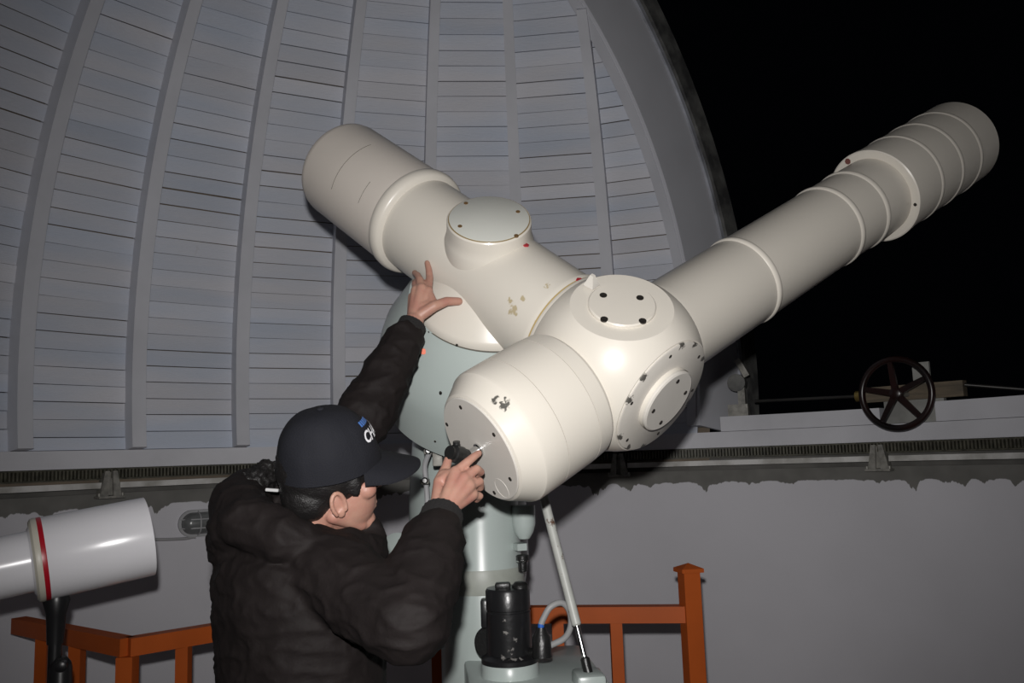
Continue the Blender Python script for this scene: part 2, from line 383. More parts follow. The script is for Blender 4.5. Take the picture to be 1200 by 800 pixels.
mk('upright_plate', *box(Vector((pc.x, pc.y, zb+0.212))+wt*0.062, wt, wd, Z, 0.072, 0.015, 0.104), M_greyp, bl)
mk('slot', *box(Vector((pc.x, pc.y, zb+0.235))+wt*0.064-wd*0.009, wt, wd, Z, 0.03, 0.004, 0.006), M_dark, bl)
mk('brass_end', *cyl(Vector((pc.x, pc.y, zb+0.135))-wt*0.24, Vector((pc.x, pc.y, zb+0.135))-wt*0.205, 0.025, seg=14), mat('brass', (0.4, 0.3, 0.1), 0.35, metal=0.8), bl, 40)
# drive rods across the slit
M_rodd = mat('dark_rod', (0.06, 0.058, 0.055), 0.4, metal=0.5, var=0.4)
pL = az_of(885, 470, R+0.07)[1]; pl2 = Vector((pc.x, pc.y, zb+0.135))-wt*0.24
mk('drive_rod', *cyl(pL, pl2, 0.008), M_rodd, None, 40, label='dark drive rod running from the shutter roller bracket to the handwheel block', cat='rod')
p3 = Vector((pc.x, pc.y, zb+0.15))+wt*0.235; p4 = az_of(1225, 458, R+0.12)[1]
mk('drive_rod', *cyl(p3, p4, 0.008), M_rodd, None, 40, label='dark drive rod running from the handwheel block away from the roller bracket', cat='rod')
# shutter roller bracket at the foot of the slit edge
sb = az_of(866, 478, R+0.07)[1]; sa = az_of(866, 478, R+0.07)[0]; sd_ = Vector((math.sin(sa), math.cos(sa), 0)); st_ = Vector((math.cos(sa), -math.sin(sa), 0))
sr = empty('shutter_roller', (sb.x, sb.y, zb+0.075), 'dark roller bracket at the foot of the slit edge', 'roller')
sb = Vector((sb.x, sb.y, zb+0.075))
mk('bracket_plate', *box(sb+Z*0.03, st_, sd_, Z, 0.10, 0.06, 0.06), M_steel, sr)
mk('bracket_post', *box(sb+Z*0.12+st_*0.02, st_, sd_, Z, 0.035, 0.04, 0.14), M_steel, sr)
mk('roller_wheel', *cyl(sb+Z*0.17-st_*0.0+sd_*-0.03, sb+Z*0.17+sd_*0.03, 0.045, seg=20), M_edge, sr, 40)
mk('guide_lug', *box(sb+Z*0.245+st_*0.03, (st_+Z*0.5).normalized(), sd_, (Z-st_*0.5).normalized(), 0.03, 0.03, 0.10), M_steel, sr)

# ------------------------------------------------------------------ bulkhead lamp and conduit on the wall
M_lampg = mat('dusty_lamp_glass', (0.16, 0.165, 0.165), 0.25, var=0.3, vscale=20)
M_lampf = mat('grey_lamp_frame', (0.40, 0.40, 0.41), 0.5, var=0.2)
la, lp = az_of(238, 612); ld = Vector((math.sin(la), math.cos(la), 0)); lt = Vector((math.cos(la), -math.sin(la), 0))
def stadium(O, half, r, n=12):
    pts = []
    for i in range(n+1): a = -PI/2+PI*i/n; pts.append(O+lt*(half+r*math.cos(a))+Z*(r*math.sin(a)))
    for i in range(n+1): a = PI/2+PI*i/n; pts.append(O+lt*(-half+r*math.cos(a))+Z*(r*math.sin(a)))
    return pts
lamp = empty('bulkhead_lamp', lp-Z*0.06, 'unlit oval bulkhead lamp with wire guard on the wall', 'wall lamp')
mk('back_plate', *prism(stadium(lp, 0.055, 0.062), -ld, 0.02), M_lampf, lamp, 40)
n = 26; v = []; f = []
for (r, d) in ((0.050, 0.02), (0.048, 0.04), (0.036, 0.058), (0.015, 0.066)): v += stadium(lp-ld*d, 0.055, r)
for i in range(3):
    for k in range(n): f.append((i*n+k, i*n+(k+1) % n, (i+1)*n+(k+1) % n, (i+1)*n+k))
f.append(tuple(3*n+k for k in range(n)))
mk('glass', v, f, M_lampg, lamp, 40)
for zo in (-0.02, 0.02): mk('guard_bar', *tube(curve([lp-lt*0.11+Z*zo-ld*0.025, lp-lt*0.07+Z*zo-ld*0.06, lp+Z*zo-ld*0.07, lp+lt*0.07+Z*zo-ld*0.06, lp+lt*0.11+Z*zo-ld*0.025], 5), 0.003, 6), M_lampf, lamp, 60)
mk('guard_bar', *tube(curve([lp-lt*0.03+Z*0.055-ld*0.02, lp-lt*0.03+Z*0.03-ld*0.068, lp-lt*0.03-Z*0.03-ld*0.068, lp-lt*0.03-Z*0.055-ld*0.02], 5), 0.003, 6), M_lampf, lamp, 60)
M_cable = mat('painted_conduit', (0.36, 0.355, 0.36), 0.6, var=0.15)
cp = []
for (px, py) in ((150, 632), (185, 632), (215, 631), (226, 629)):
    cp.append(az_of(px, py, R-0.008)[1])
cp.append(lp-Z*0.065-lt*0.035-ld*0.012)
mk('wall_conduit', *tube(curve(cp, 5), 0.007, 8), M_cable, None, 60, label='painted cable conduit on the wall running to the oval lamp', cat='conduit')

# ================================================================== TELESCOPE
AX = Vector((0.76285694, 0.44724855, 0.46692401)); BX = Vector((-0.64510504, 0.47795483, 0.59615322)); UX = Vector((0.04346007, -0.75599465, 0.65313345))
BC = at(720, 425, 2.15)                                        # centre of the ball housing
def tpt(a=0, b=0, u=0): return BC+AX*a+BX*b+UX*u
CREAM = (0.655, 0.615, 0.545); RUST = (0.16, 0.09, 0.03); CHIP = (0.09, 0.085, 0.075)
def hit_cyl(px, py, O, ax, r):
    d = ray(px, py); o = EYEV-O; d2 = d-ax*d.dot(ax); o2 = o-ax*o.dot(ax)
    a = d2.dot(d2); b = 2*d2.dot(o2); c = o2.dot(o2)-r*r; q = b*b-4*a*c
    if q < 0: return None
    return EYEV+d*((-b-math.sqrt(q))/(2*a))
RT1, RT2, RD = 0.145, 0.126, 0.166
st = []
for (px, py, rr) in ((602, 363, 0.022), (598, 352, 0.012), (612, 350, 0.012), (641, 335, 0.012), (628, 382, 0.018)):
    h = hit_cyl(px, py, BC, BX, RT1)
    if h: st.append((tuple(h), rr, (0.44, 0.37, 0.24), 1.62))
M_cream = mat('cream_enamel', CREAM, 0.33, var=0.035, vscale=3, coat=0.06, spec=0.4, bump=0.03, bscale=8)
M_creamT1 = mat('cream_enamel_stained', CREAM, 0.33, var=0.05, vscale=3, coat=0.06, spec=0.4, bump=0.03, bscale=8, stains=st)
sd2 = []
for (px, py, rr) in ((578, 466, 0.016), (589, 473, 0.016), (583, 470, 0.008)):
    h = hit_cyl(px, py, BC, AX, RD-0.004)
    if h: sd2.append((tuple(h), rr, CHIP, 1.95))
M_creamD = mat('cream_enamel_chipped', CREAM, 0.33, var=0.03, vscale=3, coat=0.06, spec=0.4, bump=0.03, bscale=8, stains=sd2)
M_plate = mat('grey_plate_paint', (0.63, 0.60, 0.55), 0.35, var=0.06, vscale=6, bump=0.05, bscale=20)
vst = [(tuple(tpt(0.149*math.cos(a), -0.156, 0.149*math.sin(a))), 0.014, CHIP, 1.8) for a in (0.3, 0.9, 1.3, 2.2, 2.6, 3.4, 3.9, 4.4, 5.6)]
M_vplate = mat('grey_plate_chipped', (0.62, 0.585, 0.53), 0.38, var=0.08, vscale=8, bump=0.05, bscale=20, stains=vst)
M_green = mat('pale_green_enamel', (0.42, 0.475, 0.455), 0.30, var=0.07, vscale=3, coat=0.1, bump=0.03, bscale=10)
M_lid = mat('lid_grey_green', (0.57, 0.575, 0.53), 0.35, var=0.04)
M_screw = mat('dark_screw', (0.05, 0.045, 0.04), 0.4, metal=0.6)
M_red = mat('red_paint_dot', (0.35, 0.02, 0.03), 0.5)
M_chrome = mat('chrome', (0.7, 0.7, 0.7), 0.16, metal=1.0)
M_black = mat('black_crackle', (0.012, 0.012, 0.012), 0.35, bump=0.3, bscale=120)
M_seam = mat('dark_seam', (0.10, 0.09, 0.07), 0.7)
px_, py_ = -0.115, 2.72                                        # pillar axis
tel = empty('coude_telescope', (px_, py_, 0), 'large cream telescope with elbowed tubes and ball housing on a pale green pillar', 'telescope')
def T(name, vf, m, parent=tel, smooth=35, **k): return mk(name, vf[0], vf[1], m, parent, smooth, **k)
def rnd_edge(t0, t1, r, e, n=4):                               # rounded end pieces for a profile
    pass
# ball housing: sphere with flats cut across U and -B
def ball():
    bm = bmesh.new(); bmesh.ops.create_icosphere(bm, subdivisions=5, radius=0.2185)
    for q in bm.verts: q.co = BC+q.co
    for (n_, d) in ((UX, 0.181), (-BX, 0.153), (-AX, 0.165)):
        r = bmesh.ops.bisect_plane(bm, geom=list(bm.verts)+list(bm.edges)+list(bm.faces), plane_co=BC+n_*d, plane_no=n_, clear_outer=True)
        ed = [e for e in bm.edges if e.is_boundary]
        bmesh.ops.edgenet_fill(bm, edges=ed)
    bm.normal_update(); bm.verts.index_update(); V = [q.co.copy() for q in bm.verts]; F = [tuple(q.index for q in g.verts) for g in bm.faces]; bm.free(); return V, F
ballo = T('mirror_housing', ball(), M_cream, smooth=20)
def screws(O, n_, rad, angs, parent, r=0.0075, proud=0.002, m=None, x=None):
    xx, yy, zz = (x, n_.cross(x), n_) if x else frame(n_)
    for a in angs:
        p = O+xx*(rad*math.cos(a))+yy*(rad*math.sin(a))
        s = mk('screw', *lathe(p, n_, [(-0.002, r), (proud*0.6, r), (proud, r*0.8)], 12), m or M_screw, parent, 40)
# upper cover
uc = T('cover_plate', lathe(tpt(u=0.181), UX, [(-0.01, 0.080), (0.006, 0.080), (0.009, 0.077)], 56), M_cream, ballo)
for (px, py) in ((707, 346), (750, 349), (708, 374), (753, 376)):
    d = ray(px, py); t = (tpt(u=0.190)-EYEV).dot(UX)/d.dot(UX); p = EYEV+d*t
    mk('screw', *lathe(p, UX, [(-0.002, 0.009), (0.0015, 0.009), (0.0005, 0.005)], 14), M_screw, ballo, 40)
# chipped grey cover facing the corner, with its boss
vc = T('cover_plate', lathe(tpt(b=-0.153), -BX, [(-0.01, 0.152), (0.004, 0.152), (0.006, 0.149)], 72), M_vplate, ballo)
vb = T('boss', lathe(tpt(b=-0.158), -BX, [(-0.005, 0.083), (0.018, 0.083), (0.021, 0.079)], 56), M_plate, ballo)
T('boss_rim', lathe(tpt(b=-0.157), -BX, [(-0.003, 0.0845), (0.013, 0.0845)], 56, False, False), M_cream, vb)
screws(tpt(b=-0.158)-BX*0.021, -BX, 0.060, (0.5, 1.9, 3.6, 5.0), vb, 0.006)
screws(tpt(b=-0.158), -BX, 0.133, (0.2, 1.1, 2.2, 3.3, 4.3, 5.4), vc, 0.005)
T('lug', lathe(tpt(b=0.10, u=0.185, a=0.0), UX, [(0, 0.02), (0.03, 0.006)], 4), M_plate, ballo)
# collar towards the guide tube
T('collar', lathe(BC, BX, [(0.10, 0.163), (0.150, 0.163), (0.156, 0.160)], 72), M_cream, ballo)
# eyepiece drum on -A
dr = T('eyepiece_drum', lathe(BC, -AX, [(0.168, 0.150), (0.172, 0.158), (0.180, 0.163), (0.2193, RD), (0.2193, RD-0.007), (0.2207, RD-0.007), (0.2207, RD), (0.3193, RD+0.001), (0.3193, RD-0.007), (0.3207, RD-0.007), (0.3207, RD+0.001), (0.378, RD+0.001), (0.385, RD-0.001), (0.391, RD-0.006), (0.430, 0.135), (0.433, 0.130)], 96), M_creamD, smooth=18)
T('neck_ring', lathe(BC, -AX, [(0.150, 0.140), (0.158, 0.146), (0.164, 0.146), (0.170, 0.136)], 72), M_cream, dr)
ep = T('end_plate', lathe(BC, -AX, [(0.428, 0.129), (0.4355, 0.129), (0.437, 0.127)], 72), M_plate, dr)
fc = BC-AX*0.437
for (px, py) in ((540, 477), (524, 497), (579, 509), (598, 561), (579.5, 577)):
    d = ray(px, py); t = (fc-EYEV).dot(AX)/d.dot(AX); p = EYEV+d*t
    mk('screw', *lathe(p, -AX, [(-0.002, 0.005), (0.0015, 0.005), (0.001, 0.003)], 10), M_screw, dr, 40)
p = EYEV+ray(588, 572)*((fc-EYEV).dot(AX)/ray(588, 572).dot(AX))
T('eyelet_ring', torus(p+AX*0.0005, -AX, 0.024, 0.0012, 40, 6), M_plate, dr)
# eyepiece
eyp = T('eyepiece', lathe(fc, -AX, [(-0.01, 0.016), (0.004, 0.016), (0.005, 0.0125), (0.038, 0.0125)], 28), M_chrome)
e0 = fc-AX*0.034; e1 = at(531, 531, 1.905)
ed = (e1-e0).normalized()
T('barrel', lathe(e0, ed, [(0, 0.014), (0.006, 0.017), (0.02, 0.017), (0.021, 0.0195), (0.046, 0.0195), (0.048, 0.015), (0.058, 0.015)], 28), M_black, eyp)
T('knob', cyl(e0+ed*0.034+Z*0.015, e0+ed*0.034+Z*0.028-Y*0.004, 0.008, seg=14), M_black, eyp)
# objective tube on +A
def ringp(t, r, w_=0.011, h=0.0045): return [(t-w_, r), (t-w_*0.7, r+h*0.7), (t, r+h), (t+w_*0.7, r+h*0.7), (t+w_, r)]
ob = T('objective_tube', lathe(BC, AX, [(0.13, RT2+0.006), (0.185, RT2+0.006), (0.20, RT2), (1.21, RT2)], 80, False, False), M_cream)
for t in (0.51, 0.92, 1.06):
    T('tube_band', lathe(BC, AX, ringp(t, RT2), 80, False, False), M_cream, ob)
dc = T('dew_cap', lathe(BC, AX, [(1.20, RT2-0.01), (1.20, 0.149), (1.715, 0.149), (1.715, 0.142), (1.24, 0.142), (1.24, RT2-0.01)], 88, False, False), M_cream)
T('flange', lathe(BC, AX, [(1.190, RT2-0.002), (1.190, 0.148), (1.193, 0.152), (1.215, 0.152), (1.218, 0.149), (1.218, 0.140)], 88, False, False), M_cream, dc, smooth=30)
for t in (1.34, 1.47, 1.595): T('tube_band', lathe(BC, AX, ringp(t, 0.149, 0.009, 0.003), 88, False, False), M_cream, dc)
T('objective_lens', lathe(BC, AX, [(1.30, 0.141), (1.305, 0.141)], 64), mat('coated_glass', (0.02, 0.03, 0.05), 0.05), dc)
x0, y0, z0 = frame(AX)
for (px, py, cr) in ((994, 190, 0.011), (1074, 240, 0.006)):
    d = ray(px, py); t = (BC+AX*1.1895-EYEV).dot(AX)/d.dot(AX); p = EYEV+d*t
    c0 = BC+AX*1.1895; p = c0+(p-c0).normalized()*0.138
    mk('paint_chip', *lathe(p, -AX, [(-0.002, cr), (0.001, cr*0.9)], 7), mat('chipped_maroon', (0.16, 0.06, 0.05), 0.6) if px < 1000 else M_screw, dc)
# guide tube on +B
t1 = T('guide_tube', lathe(BC, BX, [(0.15, 0.150), (0.166, 0.154), (0.178, 0.154), (0.184, RT1), (0.80, RT1)], 88, True, False), M_creamT1, smooth=25)
T('joint_line', lathe(BC, BX, [(0.156, 0.1545), (0.160, 0.1555), (0.164, 0.1545)], 88, False, False), mat('brass_joint', (0.45, 0.33, 0.14), 0.5), t1)
T('tube_band', lathe(BC, BX, [(0.785, RT1-0.005), (0.790, 0.158), (0.797, 0.164), (0.810, 0.167), (0.825, 0.166), (0.833, 0.160)], 88, False, False), M_cream, t1, smooth=50)
sh = T('shroud', lathe(BC, BX, [(0.830, 0.160), (1.19, 0.159), (1.207, 0.156), (1.216, 0.150), (1.218, 0.140), (1.19, 0.138)], 88, False, True), mat('cream_aged', (0.66, 0.605, 0.545), 0.4, var=0.06, vscale=4, bump=0.05, bscale=10), t1, smooth=25)
fx, fy, fz = frame(BX)
for t, a0, a1 in ((1.04, -0.45, 0.75), (0.905, -0.35, 0.1)):
    c0 = BC+BX*t; dv = EYEV-c0; ac = math.atan2(dv.dot(fy), dv.dot(fx))
    T('seam', torus(c0, BX, 0.1594, 0.0010, 40, 5, ac+a0, ac+a1), M_seam, sh)
# round port with grey lid on top of the guide tube
TP = 0.480; PO = tpt(b=TP)
pt = T('port_stub', lathe(PO, UX, [(0.06, 0.121), (0.115, 0.121), (0.126, 0.1175), (0.138, 0.1145), (0.150, 0.1135), (0.176, 0.113), (0.180, 0.110)], 80, False, True), M_cream, t1)
ld_ = T('lid', lathe(PO, UX, [(0.178, 0.1065), (0.1825, 0.1065), (0.1835, 0.105)], 72), M_lid, t1)
T('lid_seam', lathe(PO, UX, [(0.1795, 0.1095), (0.1815, 0.1085), (0.1815, 0.1062)], 72, False, False), mat('seam_brown', (0.25, 0.18, 0.08), 0.7), t1)
for (px, py) in ((546, 238), (607, 248), (539, 265), (605, 276)):
    d = ray(px, py); t = (PO+UX*0.184-EYEV).dot(UX)/d.dot(UX); p = EYEV+d*t
    mk('screw', *lathe(p, UX, [(-0.003, 0.006), (0.0012, 0.006)], 10), mat('rusty_screw', (0.14, 0.08, 0.03), 0.7), t1, 40)
for (px, py, rr_) in ((616, 286, RT1), (679, 327, 0.1545)):
    h = hit_cyl(px, py+1.5, BC, BX, rr_)
    if h:
        nn = (h-BC); nn = (nn-BX*nn.dot(BX)).normalized()
        mk('red_mark', *lathe(h, nn, [(-0.004, 0.010), (0.003, 0.009)], 6), M_red, t1)
# white saddle flaring from the tube to a wide flange
SO = tpt(b=0.455)
sa_ = T('saddle', lathe(SO, UX, [(0.05, 0.115), (0.03, 0.14), (0.005, 0.172), (-0.025, 0.203), (-0.045, 0.222), (-0.053, 0.228), (-0.068, 0.229), (-0.071, 0.225)], 96, True, True), M_cream, smooth=35)
for (px, py) in ((503, 389), (535.5, 404)):
    p = PO-UX*0.045; d = ray(px, py); h = hit_cyl(px, py, SO, UX, 0.229)
    if h: mk('screw', *lathe(h, (h-SO-UX*(h-SO).dot(UX)).normalized(), [(-0.002, 0.004), (0.003, 0.003)], 10), M_screw, sa_, 40)
# green hour-axis housing
hd = T('hour_axis_housing', lathe(PO, UX, [(-0.064, 0.226), (-0.08, 0.236), (-0.10, 0.250), (-0.19, 0.305), (-0.24, 0.322), (-0.28, 0.330), (-0.415, 0.333), (-0.420, 0.330), (-0.424, 0.322), (-0.424, 0.20)], 112), M_green, smooth=25)
T('housing_seam', lathe(SO, UX, [(-0.069, 0.226), (-0.072, 0.2295), (-0.075, 0.226)], 96, False, False), M_seam, hd)
for (px, py) in ((516, 460), (510, 517)):
    h = hit_cyl(px, py, PO, UX, 0.332)
    if h: mk('screw', *lathe(h, (h-PO-UX*(h-PO).dot(UX)).normalized(), [(-0.002, 0.004), (0.002, 0.003)], 10), M_screw, hd, 40)
# red knob beside the sleeve
kp = at(493, 409, 2.36)
kn = T('clamp_knob', lathe(kp, -UX*0.2-Y, [(-0.10, 0.012), (0, 0.012), (0.002, 0.02), (0.016, 0.02), (0.02, 0.016)], 20), M_black, hd)
T('knob_cap', lathe(kp+(-UX*0.2-Y).normalized()*0.02+X*0.010-Z*0.006, -UX*0.2-Y, [(0, 0.009), (0.006, 0.008)], 14), mat('orange_red', (0.7, 0.10, 0.02), 0.4), kn)
# rear casting and front column of the pillar
hb_c = PO-UX*0.43
T('rear_casting', lathe((-0.165, 2.93, 0.93), Z, [(0, 0.08), (0.05, 0.135), (0.14, 0.178), (0.25, 0.196), (0.45, 0.193), (0.62, 0.180), (0.72, 0.165)], 64), M_green)
T('side_disc', lathe(at(466, 652, 2.83), (-0.35, -1, 0.1), [(-0.05, 0.075), (0.0, 0.075), (0.008, 0.06), (0.012, 0.03)], 40), M_green)
pil = T('pillar', lathe((px_, py_, 0), Z, [(0, 0.30), (0.03, 0.30), (0.05, 0.27), (0.12, 0.16), (0.22, 0.135), (0.70, 0.130), (1.10, 0.128), (1.108, 0.1265), (1.112, 0.1265), (1.12, 0.124), (1.30, 0.118), (1.42, 0.115), (1.56, 0.113), (1.75, 0.10)], 72), M_green, smooth=30)
T('joint_band', lathe((px_, py_, 1.105), Z, [(0, 0.1275), (0.004, 0.129), (0.066, 0.1265), (0.07, 0.125)], 72, False, False), mat('aged_green', (0.36, 0.38, 0.34), 0.45, var=0.2, vscale=14), pil)
# small conduit with clamps on the pillar
cd = T('conduit', tube(curve([at(503, 530, 2.60), at(498, 545, 2.62), at(499, 562, 2.63), at(501, 590, 2.64), at(502, 640, 2.64)], 6), 0.008, 10), M_lampf)
for (px, py) in ((502, 529), (498, 564)):
    T('clamp', bbox(at(px, py, 2.60), X, Y, Z, 0.026, 0.03, 0.016, 0.004), M_steel, cd)
    T('clamp_bolt', lathe(at(px, py-1, 2.585), -Y, [(-0.004, 0.010), (0.004, 0.010), (0.008, 0.006)], 12), M_chrome, cd)
T('latch', bbox(at(513, 532, 2.56), X, Y, Z, 0.03, 0.03, 0.07, 0.005), M_steel, pil)
# limit cup and knob on the far side
cu = T('counterpoise_cup', lathe(at(613, 592, 2.66), (0, 0, -1), [(0, 0.036), (0.055, 0.035), (0.08, 0.028), (0.098, 0.016), (0.102, 0.0)], 32), M_green)
T('cup_arm', cyl(at(613, 604, 2.66), Vector((px_+0.05, 2.74, at(613, 604, 2.66).z)), 0.02), M_green, cu)
kb = T('side_knob', lathe(at(612, 650, 2.62), (0, 0, -1), [(0, 0.016), (0.002, 0.019), (0.016, 0.019), (0.018, 0.014), (0.046, 0.013), (0.048, 0.010)], 24), M_black)
T('knob_bracket', bar(at(612, 641, 2.62), Vector((px_+0.10, 2.68, at(612, 641, 2.62).z)), 0.03, 0.02), M_green, kb)
T('knob_ring', torus(at(612, 657, 2.615), Z, 0.0165, 0.002, 24, 6), M_chrome, kb)
# gearbox base, drive motor, plug, cable
gb_t = at(600, 783, 2.40)
gz = gb_t.z
gbx = T('gearbox', bbox((0.02, 2.52, gz-0.13), (0.995, 0.1, 0), (-0.1, 0.995, 0), Z, 0.36, 0.46, 0.22, 0.012), M_green)
T('gearbox_lug', bbox(at(690, 796, 2.30)-Z*0.06, (0.99, 0.1, 0), (-0.1, 0.99, 0), Z, 0.075, 0.10, 0.16, 0.01), M_green, gbx)
npl = T('name_plate', bbox((-0.03, 2.287, gz-0.055), (0.995, 0.1, 0), (-0.1, 0.995, 0), Z, 0.085, 0.004, 0.035, 0.001), M_plate, gbx)
mo = at(597, 762, 2.42); mz = gz-0.02
T('motor_foot', lathe((mo.x, mo.y, mz), Z, [(0, 0.078), (0.03, 0.076), (0.036, 0.072)], 48), M_green, gbx)
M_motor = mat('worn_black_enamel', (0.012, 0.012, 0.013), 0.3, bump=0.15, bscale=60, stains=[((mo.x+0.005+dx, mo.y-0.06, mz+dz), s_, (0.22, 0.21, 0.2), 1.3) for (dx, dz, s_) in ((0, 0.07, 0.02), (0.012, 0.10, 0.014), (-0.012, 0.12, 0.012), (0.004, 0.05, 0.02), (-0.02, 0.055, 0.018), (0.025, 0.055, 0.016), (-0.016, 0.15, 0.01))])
mt = T('drive_motor', lathe((mo.x, mo.y, mz+0.034), Z, [(0, 0.070), (0.008, 0.070), (0.012, 0.064), (0.016, 0.060), (0.13, 0.060), (0.132, 0.058), (0.136, 0.058), (0.138, 0.060), (0.185, 0.060), (0.192, 0.056), (0.194, 0.04)], 48), M_motor, smooth=30)
T('motor_cap', bbox((mo.x-0.012, mo.y-0.02, mz+0.234), X, Y, Z, 0.042, 0.03, 0.018, 0.006), M_black, mt)
T('motor_terminal', lathe((mo.x+0.034, mo.y-0.015, mz+0.222), Z, [(0, 0.022), (0.012, 0.022), (0.02, 0.014)], 20), M_black, mt)
T('side_wheel', lathe((mo.x-0.052, mo.y+0.02, mz+0.078), (-0.35, -1, 0), [(-0.03, 0.046), (0.0, 0.046), (0.006, 0.040)], 32), M_black, mt)
T('terminal_block', bbox((mo.x-0.060, mo.y+0.01, mz+0.160), X, Y, Z, 0.028, 0.04, 0.075, 0.006), M_motor, mt)
T('mount_skirt', lathe((mo.x, mo.y, mz+0.034), Z, [(0, 0.076), (0.012, 0.076), (0.018, 0.066), (0.022, 0.060)], 48), M_motor, mt)
pgp = at(635, 760, 2.37)
pg = T('plug', lathe(pgp, Z, [(-0.02, 0.026), (0.03, 0.024), (0.045, 0.015), (0.055, 0.013)], 24), M_black, mt)
T('plug_ring', lathe(pgp+Z*0.055, Z, [(0, 0.0085), (0.009, 0.0085)], 16), mat('blue_ring', (0.02, 0.12, 0.5), 0.4), mt)
T('plug_arm', cyl(pgp-Z*0.01, (mo.x+0.04, mo.y, mz+0.05), 0.016), M_black, mt)
T('cable', tube(curve([pgp+Z*0.062, at(637, 724, 2.37), at(645, 711, 2.37), at(658, 706, 2.38), at(667, 715, 2.39), at(669, 732, 2.40), at(662, 747, 2.41), at(645, 756, 2.42)], 8), 0.0085, 10), mat('grey_rubber', (0.30, 0.30, 0.30), 0.5), mt, 60)
# control rod
M_rodp = mat('chipped_grey_enamel', (0.45, 0.46, 0.43), 0.4, var=0.1, vscale=30, stains=[(tuple(at(*q)), 0.016, (0.12, 0.07, 0.05), 1.75) for q in ((646, 612, 2.40), (650, 625, 2.40), (657, 655, 2.38), (664, 690, 2.36), (668, 715, 2.35), (652, 640, 2.39), (660, 670, 2.37))])
r0, r1, r2 = at(618, 508, 2.47), at(676, 733, 2.33), at(689, 786, 2.30)
rod = T('control_rod', lathe(r0, r1-r0, [(0, 0.013), ((r1-r0).length-0.004, 0.0125), ((r1-r0).length, 0.009)], 20), M_rodp)
T('rod_shaft', cyl(r1, r2, 0.007), M_chrome, rod)
T('rod_joint', lathe(r2, (r1-r2), [(-0.01, 0.012), (0.03, 0.012), (0.034, 0.008)], 16), M_black, rod)

# ================================================================== WHITE TELESCOPE ON TRIPOD
M_white = mat('white_gloss', (0.80, 0.79, 0.82), 0.22, var=0.02, coat=0.3)
M_stripe = mat('red_stripe', (0.42, 0.008, 0.02), 0.35)
M_tripod = mat('tripod_black', (0.012, 0.012, 0.013), 0.35)
wa0 = at(52, 654, 2.52); wa1 = at(174, 628, 2.66); wx = (wa1-wa0).normalized(); Lw = (wa1-wa0).length
tpx = at(71, 712, 2.55)
ws = empty('white_refractor', (tpx.x, tpx.y, 0), 'glossy white refractor tube with a red stripe on a black tripod', 'telescope')
tb = mk('tube', *lathe(wa0, wx, [(-1.05, 0.078), (-1.045, 0.085), (-0.05, 0.085), (0.0, 0.088)], 64), M_white, ws, 30)
mk('dew_shield', *lathe(wa0, wx, [(-0.035, 0.09), (-0.02, 0.112), (-0.012, 0.1165), (Lw, 0.1165), (Lw, 0.111), (0.02, 0.111)], 72, False, False), M_white, ws, 30)
mk('stripe', *lathe(wa0, wx, [(-0.010, 0.1172), (0.001, 0.1178), (0.003, 0.1172)], 72, False, False), M_stripe, ws, 30)
mk('rim_ring', *lathe(wa0, wx, [(-0.030, 0.108), (-0.024, 0.1165), (-0.016, 0.1185), (-0.0095, 0.1172)], 72, False, False), mat('ivory_ring', (0.6, 0.57, 0.48), 0.4), ws, 30)
mk('lens', *lathe(wa0, wx, [(0.05, 0.111), (0.055, 0.111)], 48), M_black, ws)
mk('focuser', *lathe(wa0, -wx, [(1.04, 0.05), (1.14, 0.05), (1.145, 0.03), (1.25, 0.03)], 32), M_black, ws, 30)
col_t = wa0+wx*0.035-Z*0.119
mk('saddle_clamp', *lathe(col_t+Z*0.006, -Z, [(-0.006, 0.03), (0.012, 0.036), (0.05, 0.026), (0.13, 0.022)], 24), M_tripod, ws, 40)
mk('column', *cyl(col_t-Z*0.10, Vector((col_t.x, col_t.y, 0.62)), 0.018), M_tripod, ws, 40)
mh = col_t-Z*0.16
mk('mount_head', *lathe((col_t.x+0.018, col_t.y, mh.z-0.45), Z, [(0, 0.035), (0.42, 0.03), (0.435, 0.026), (0.45, 0.015)], 24), M_tripod, ws, 40)
mk('knob', *lathe((col_t.x+0.03, col_t.y-0.02, mh.z-0.02), (0.3, -1, 0), [(-0.01, 0.016), (0.012, 0.016), (0.015, 0.012)], 16), M_tripod, ws, 40)
hubz = 0.62
mk('tripod_hub', *lathe((col_t.x, col_t.y, hubz-0.04), Z, [(0, 0.05), (0.08, 0.05)], 24), M_tripod, ws, 40)
for k in range(3):
    a = 0.4+2*PI*k/3; d = Vector((math.cos(a), math.sin(a), 0)); c0 = Vector((col_t.x, col_t.y, hubz))
    lg = mk('leg', *cyl(c0+d*0.03, Vector((c0.x, c0.y, 0.02))+d*0.38, 0.016, 0.012), M_tripod, ws, 40)
    mk('rubber_foot', *cyl(Vector((c0.x, c0.y, 0.03))+d*0.376, Vector((c0.x, c0.y, 0.0))+d*0.383, 0.015, 0.018), M_black, lg, 40)

# ================================================================== ORANGE RAILINGS
M_or = mat('orange_enamel', (0.46, 0.092, 0.014), 0.5, var=0.15, vscale=5, bump=0.06, bscale=15, spec=0.25)
RZ = EYE-0.555
def rail_pt(px, py):                                           # point on the rail-top plane
    d = ray(px, py); return EYEV+d*((RZ-EYE)/d.z)
def railing(base, label, ends, posts, pw=0.043, rw=0.055):
    rl = empty('railing', base, label, 'railing')
    for i in range(len(ends)-1):
        a, b = ends[i], ends[i+1]; d = (b-a).normalized()
        mk('top_rail', *bar(a-Z*0.029-d*0.0, b-Z*0.029+d*0.0, rw, 0.058), M_or, rl)
        mk('lower_rail', *bar(a-Z*(RZ-0.12), b-Z*(RZ-0.12), 0.03, 0.03), M_or, rl)
    for p in posts:
        mk('baluster', *bar(Vector((p.x, p.y, 0)), Vector((p.x, p.y, RZ-0.058)), pw, pw, Y), M_or, rl)
    return rl
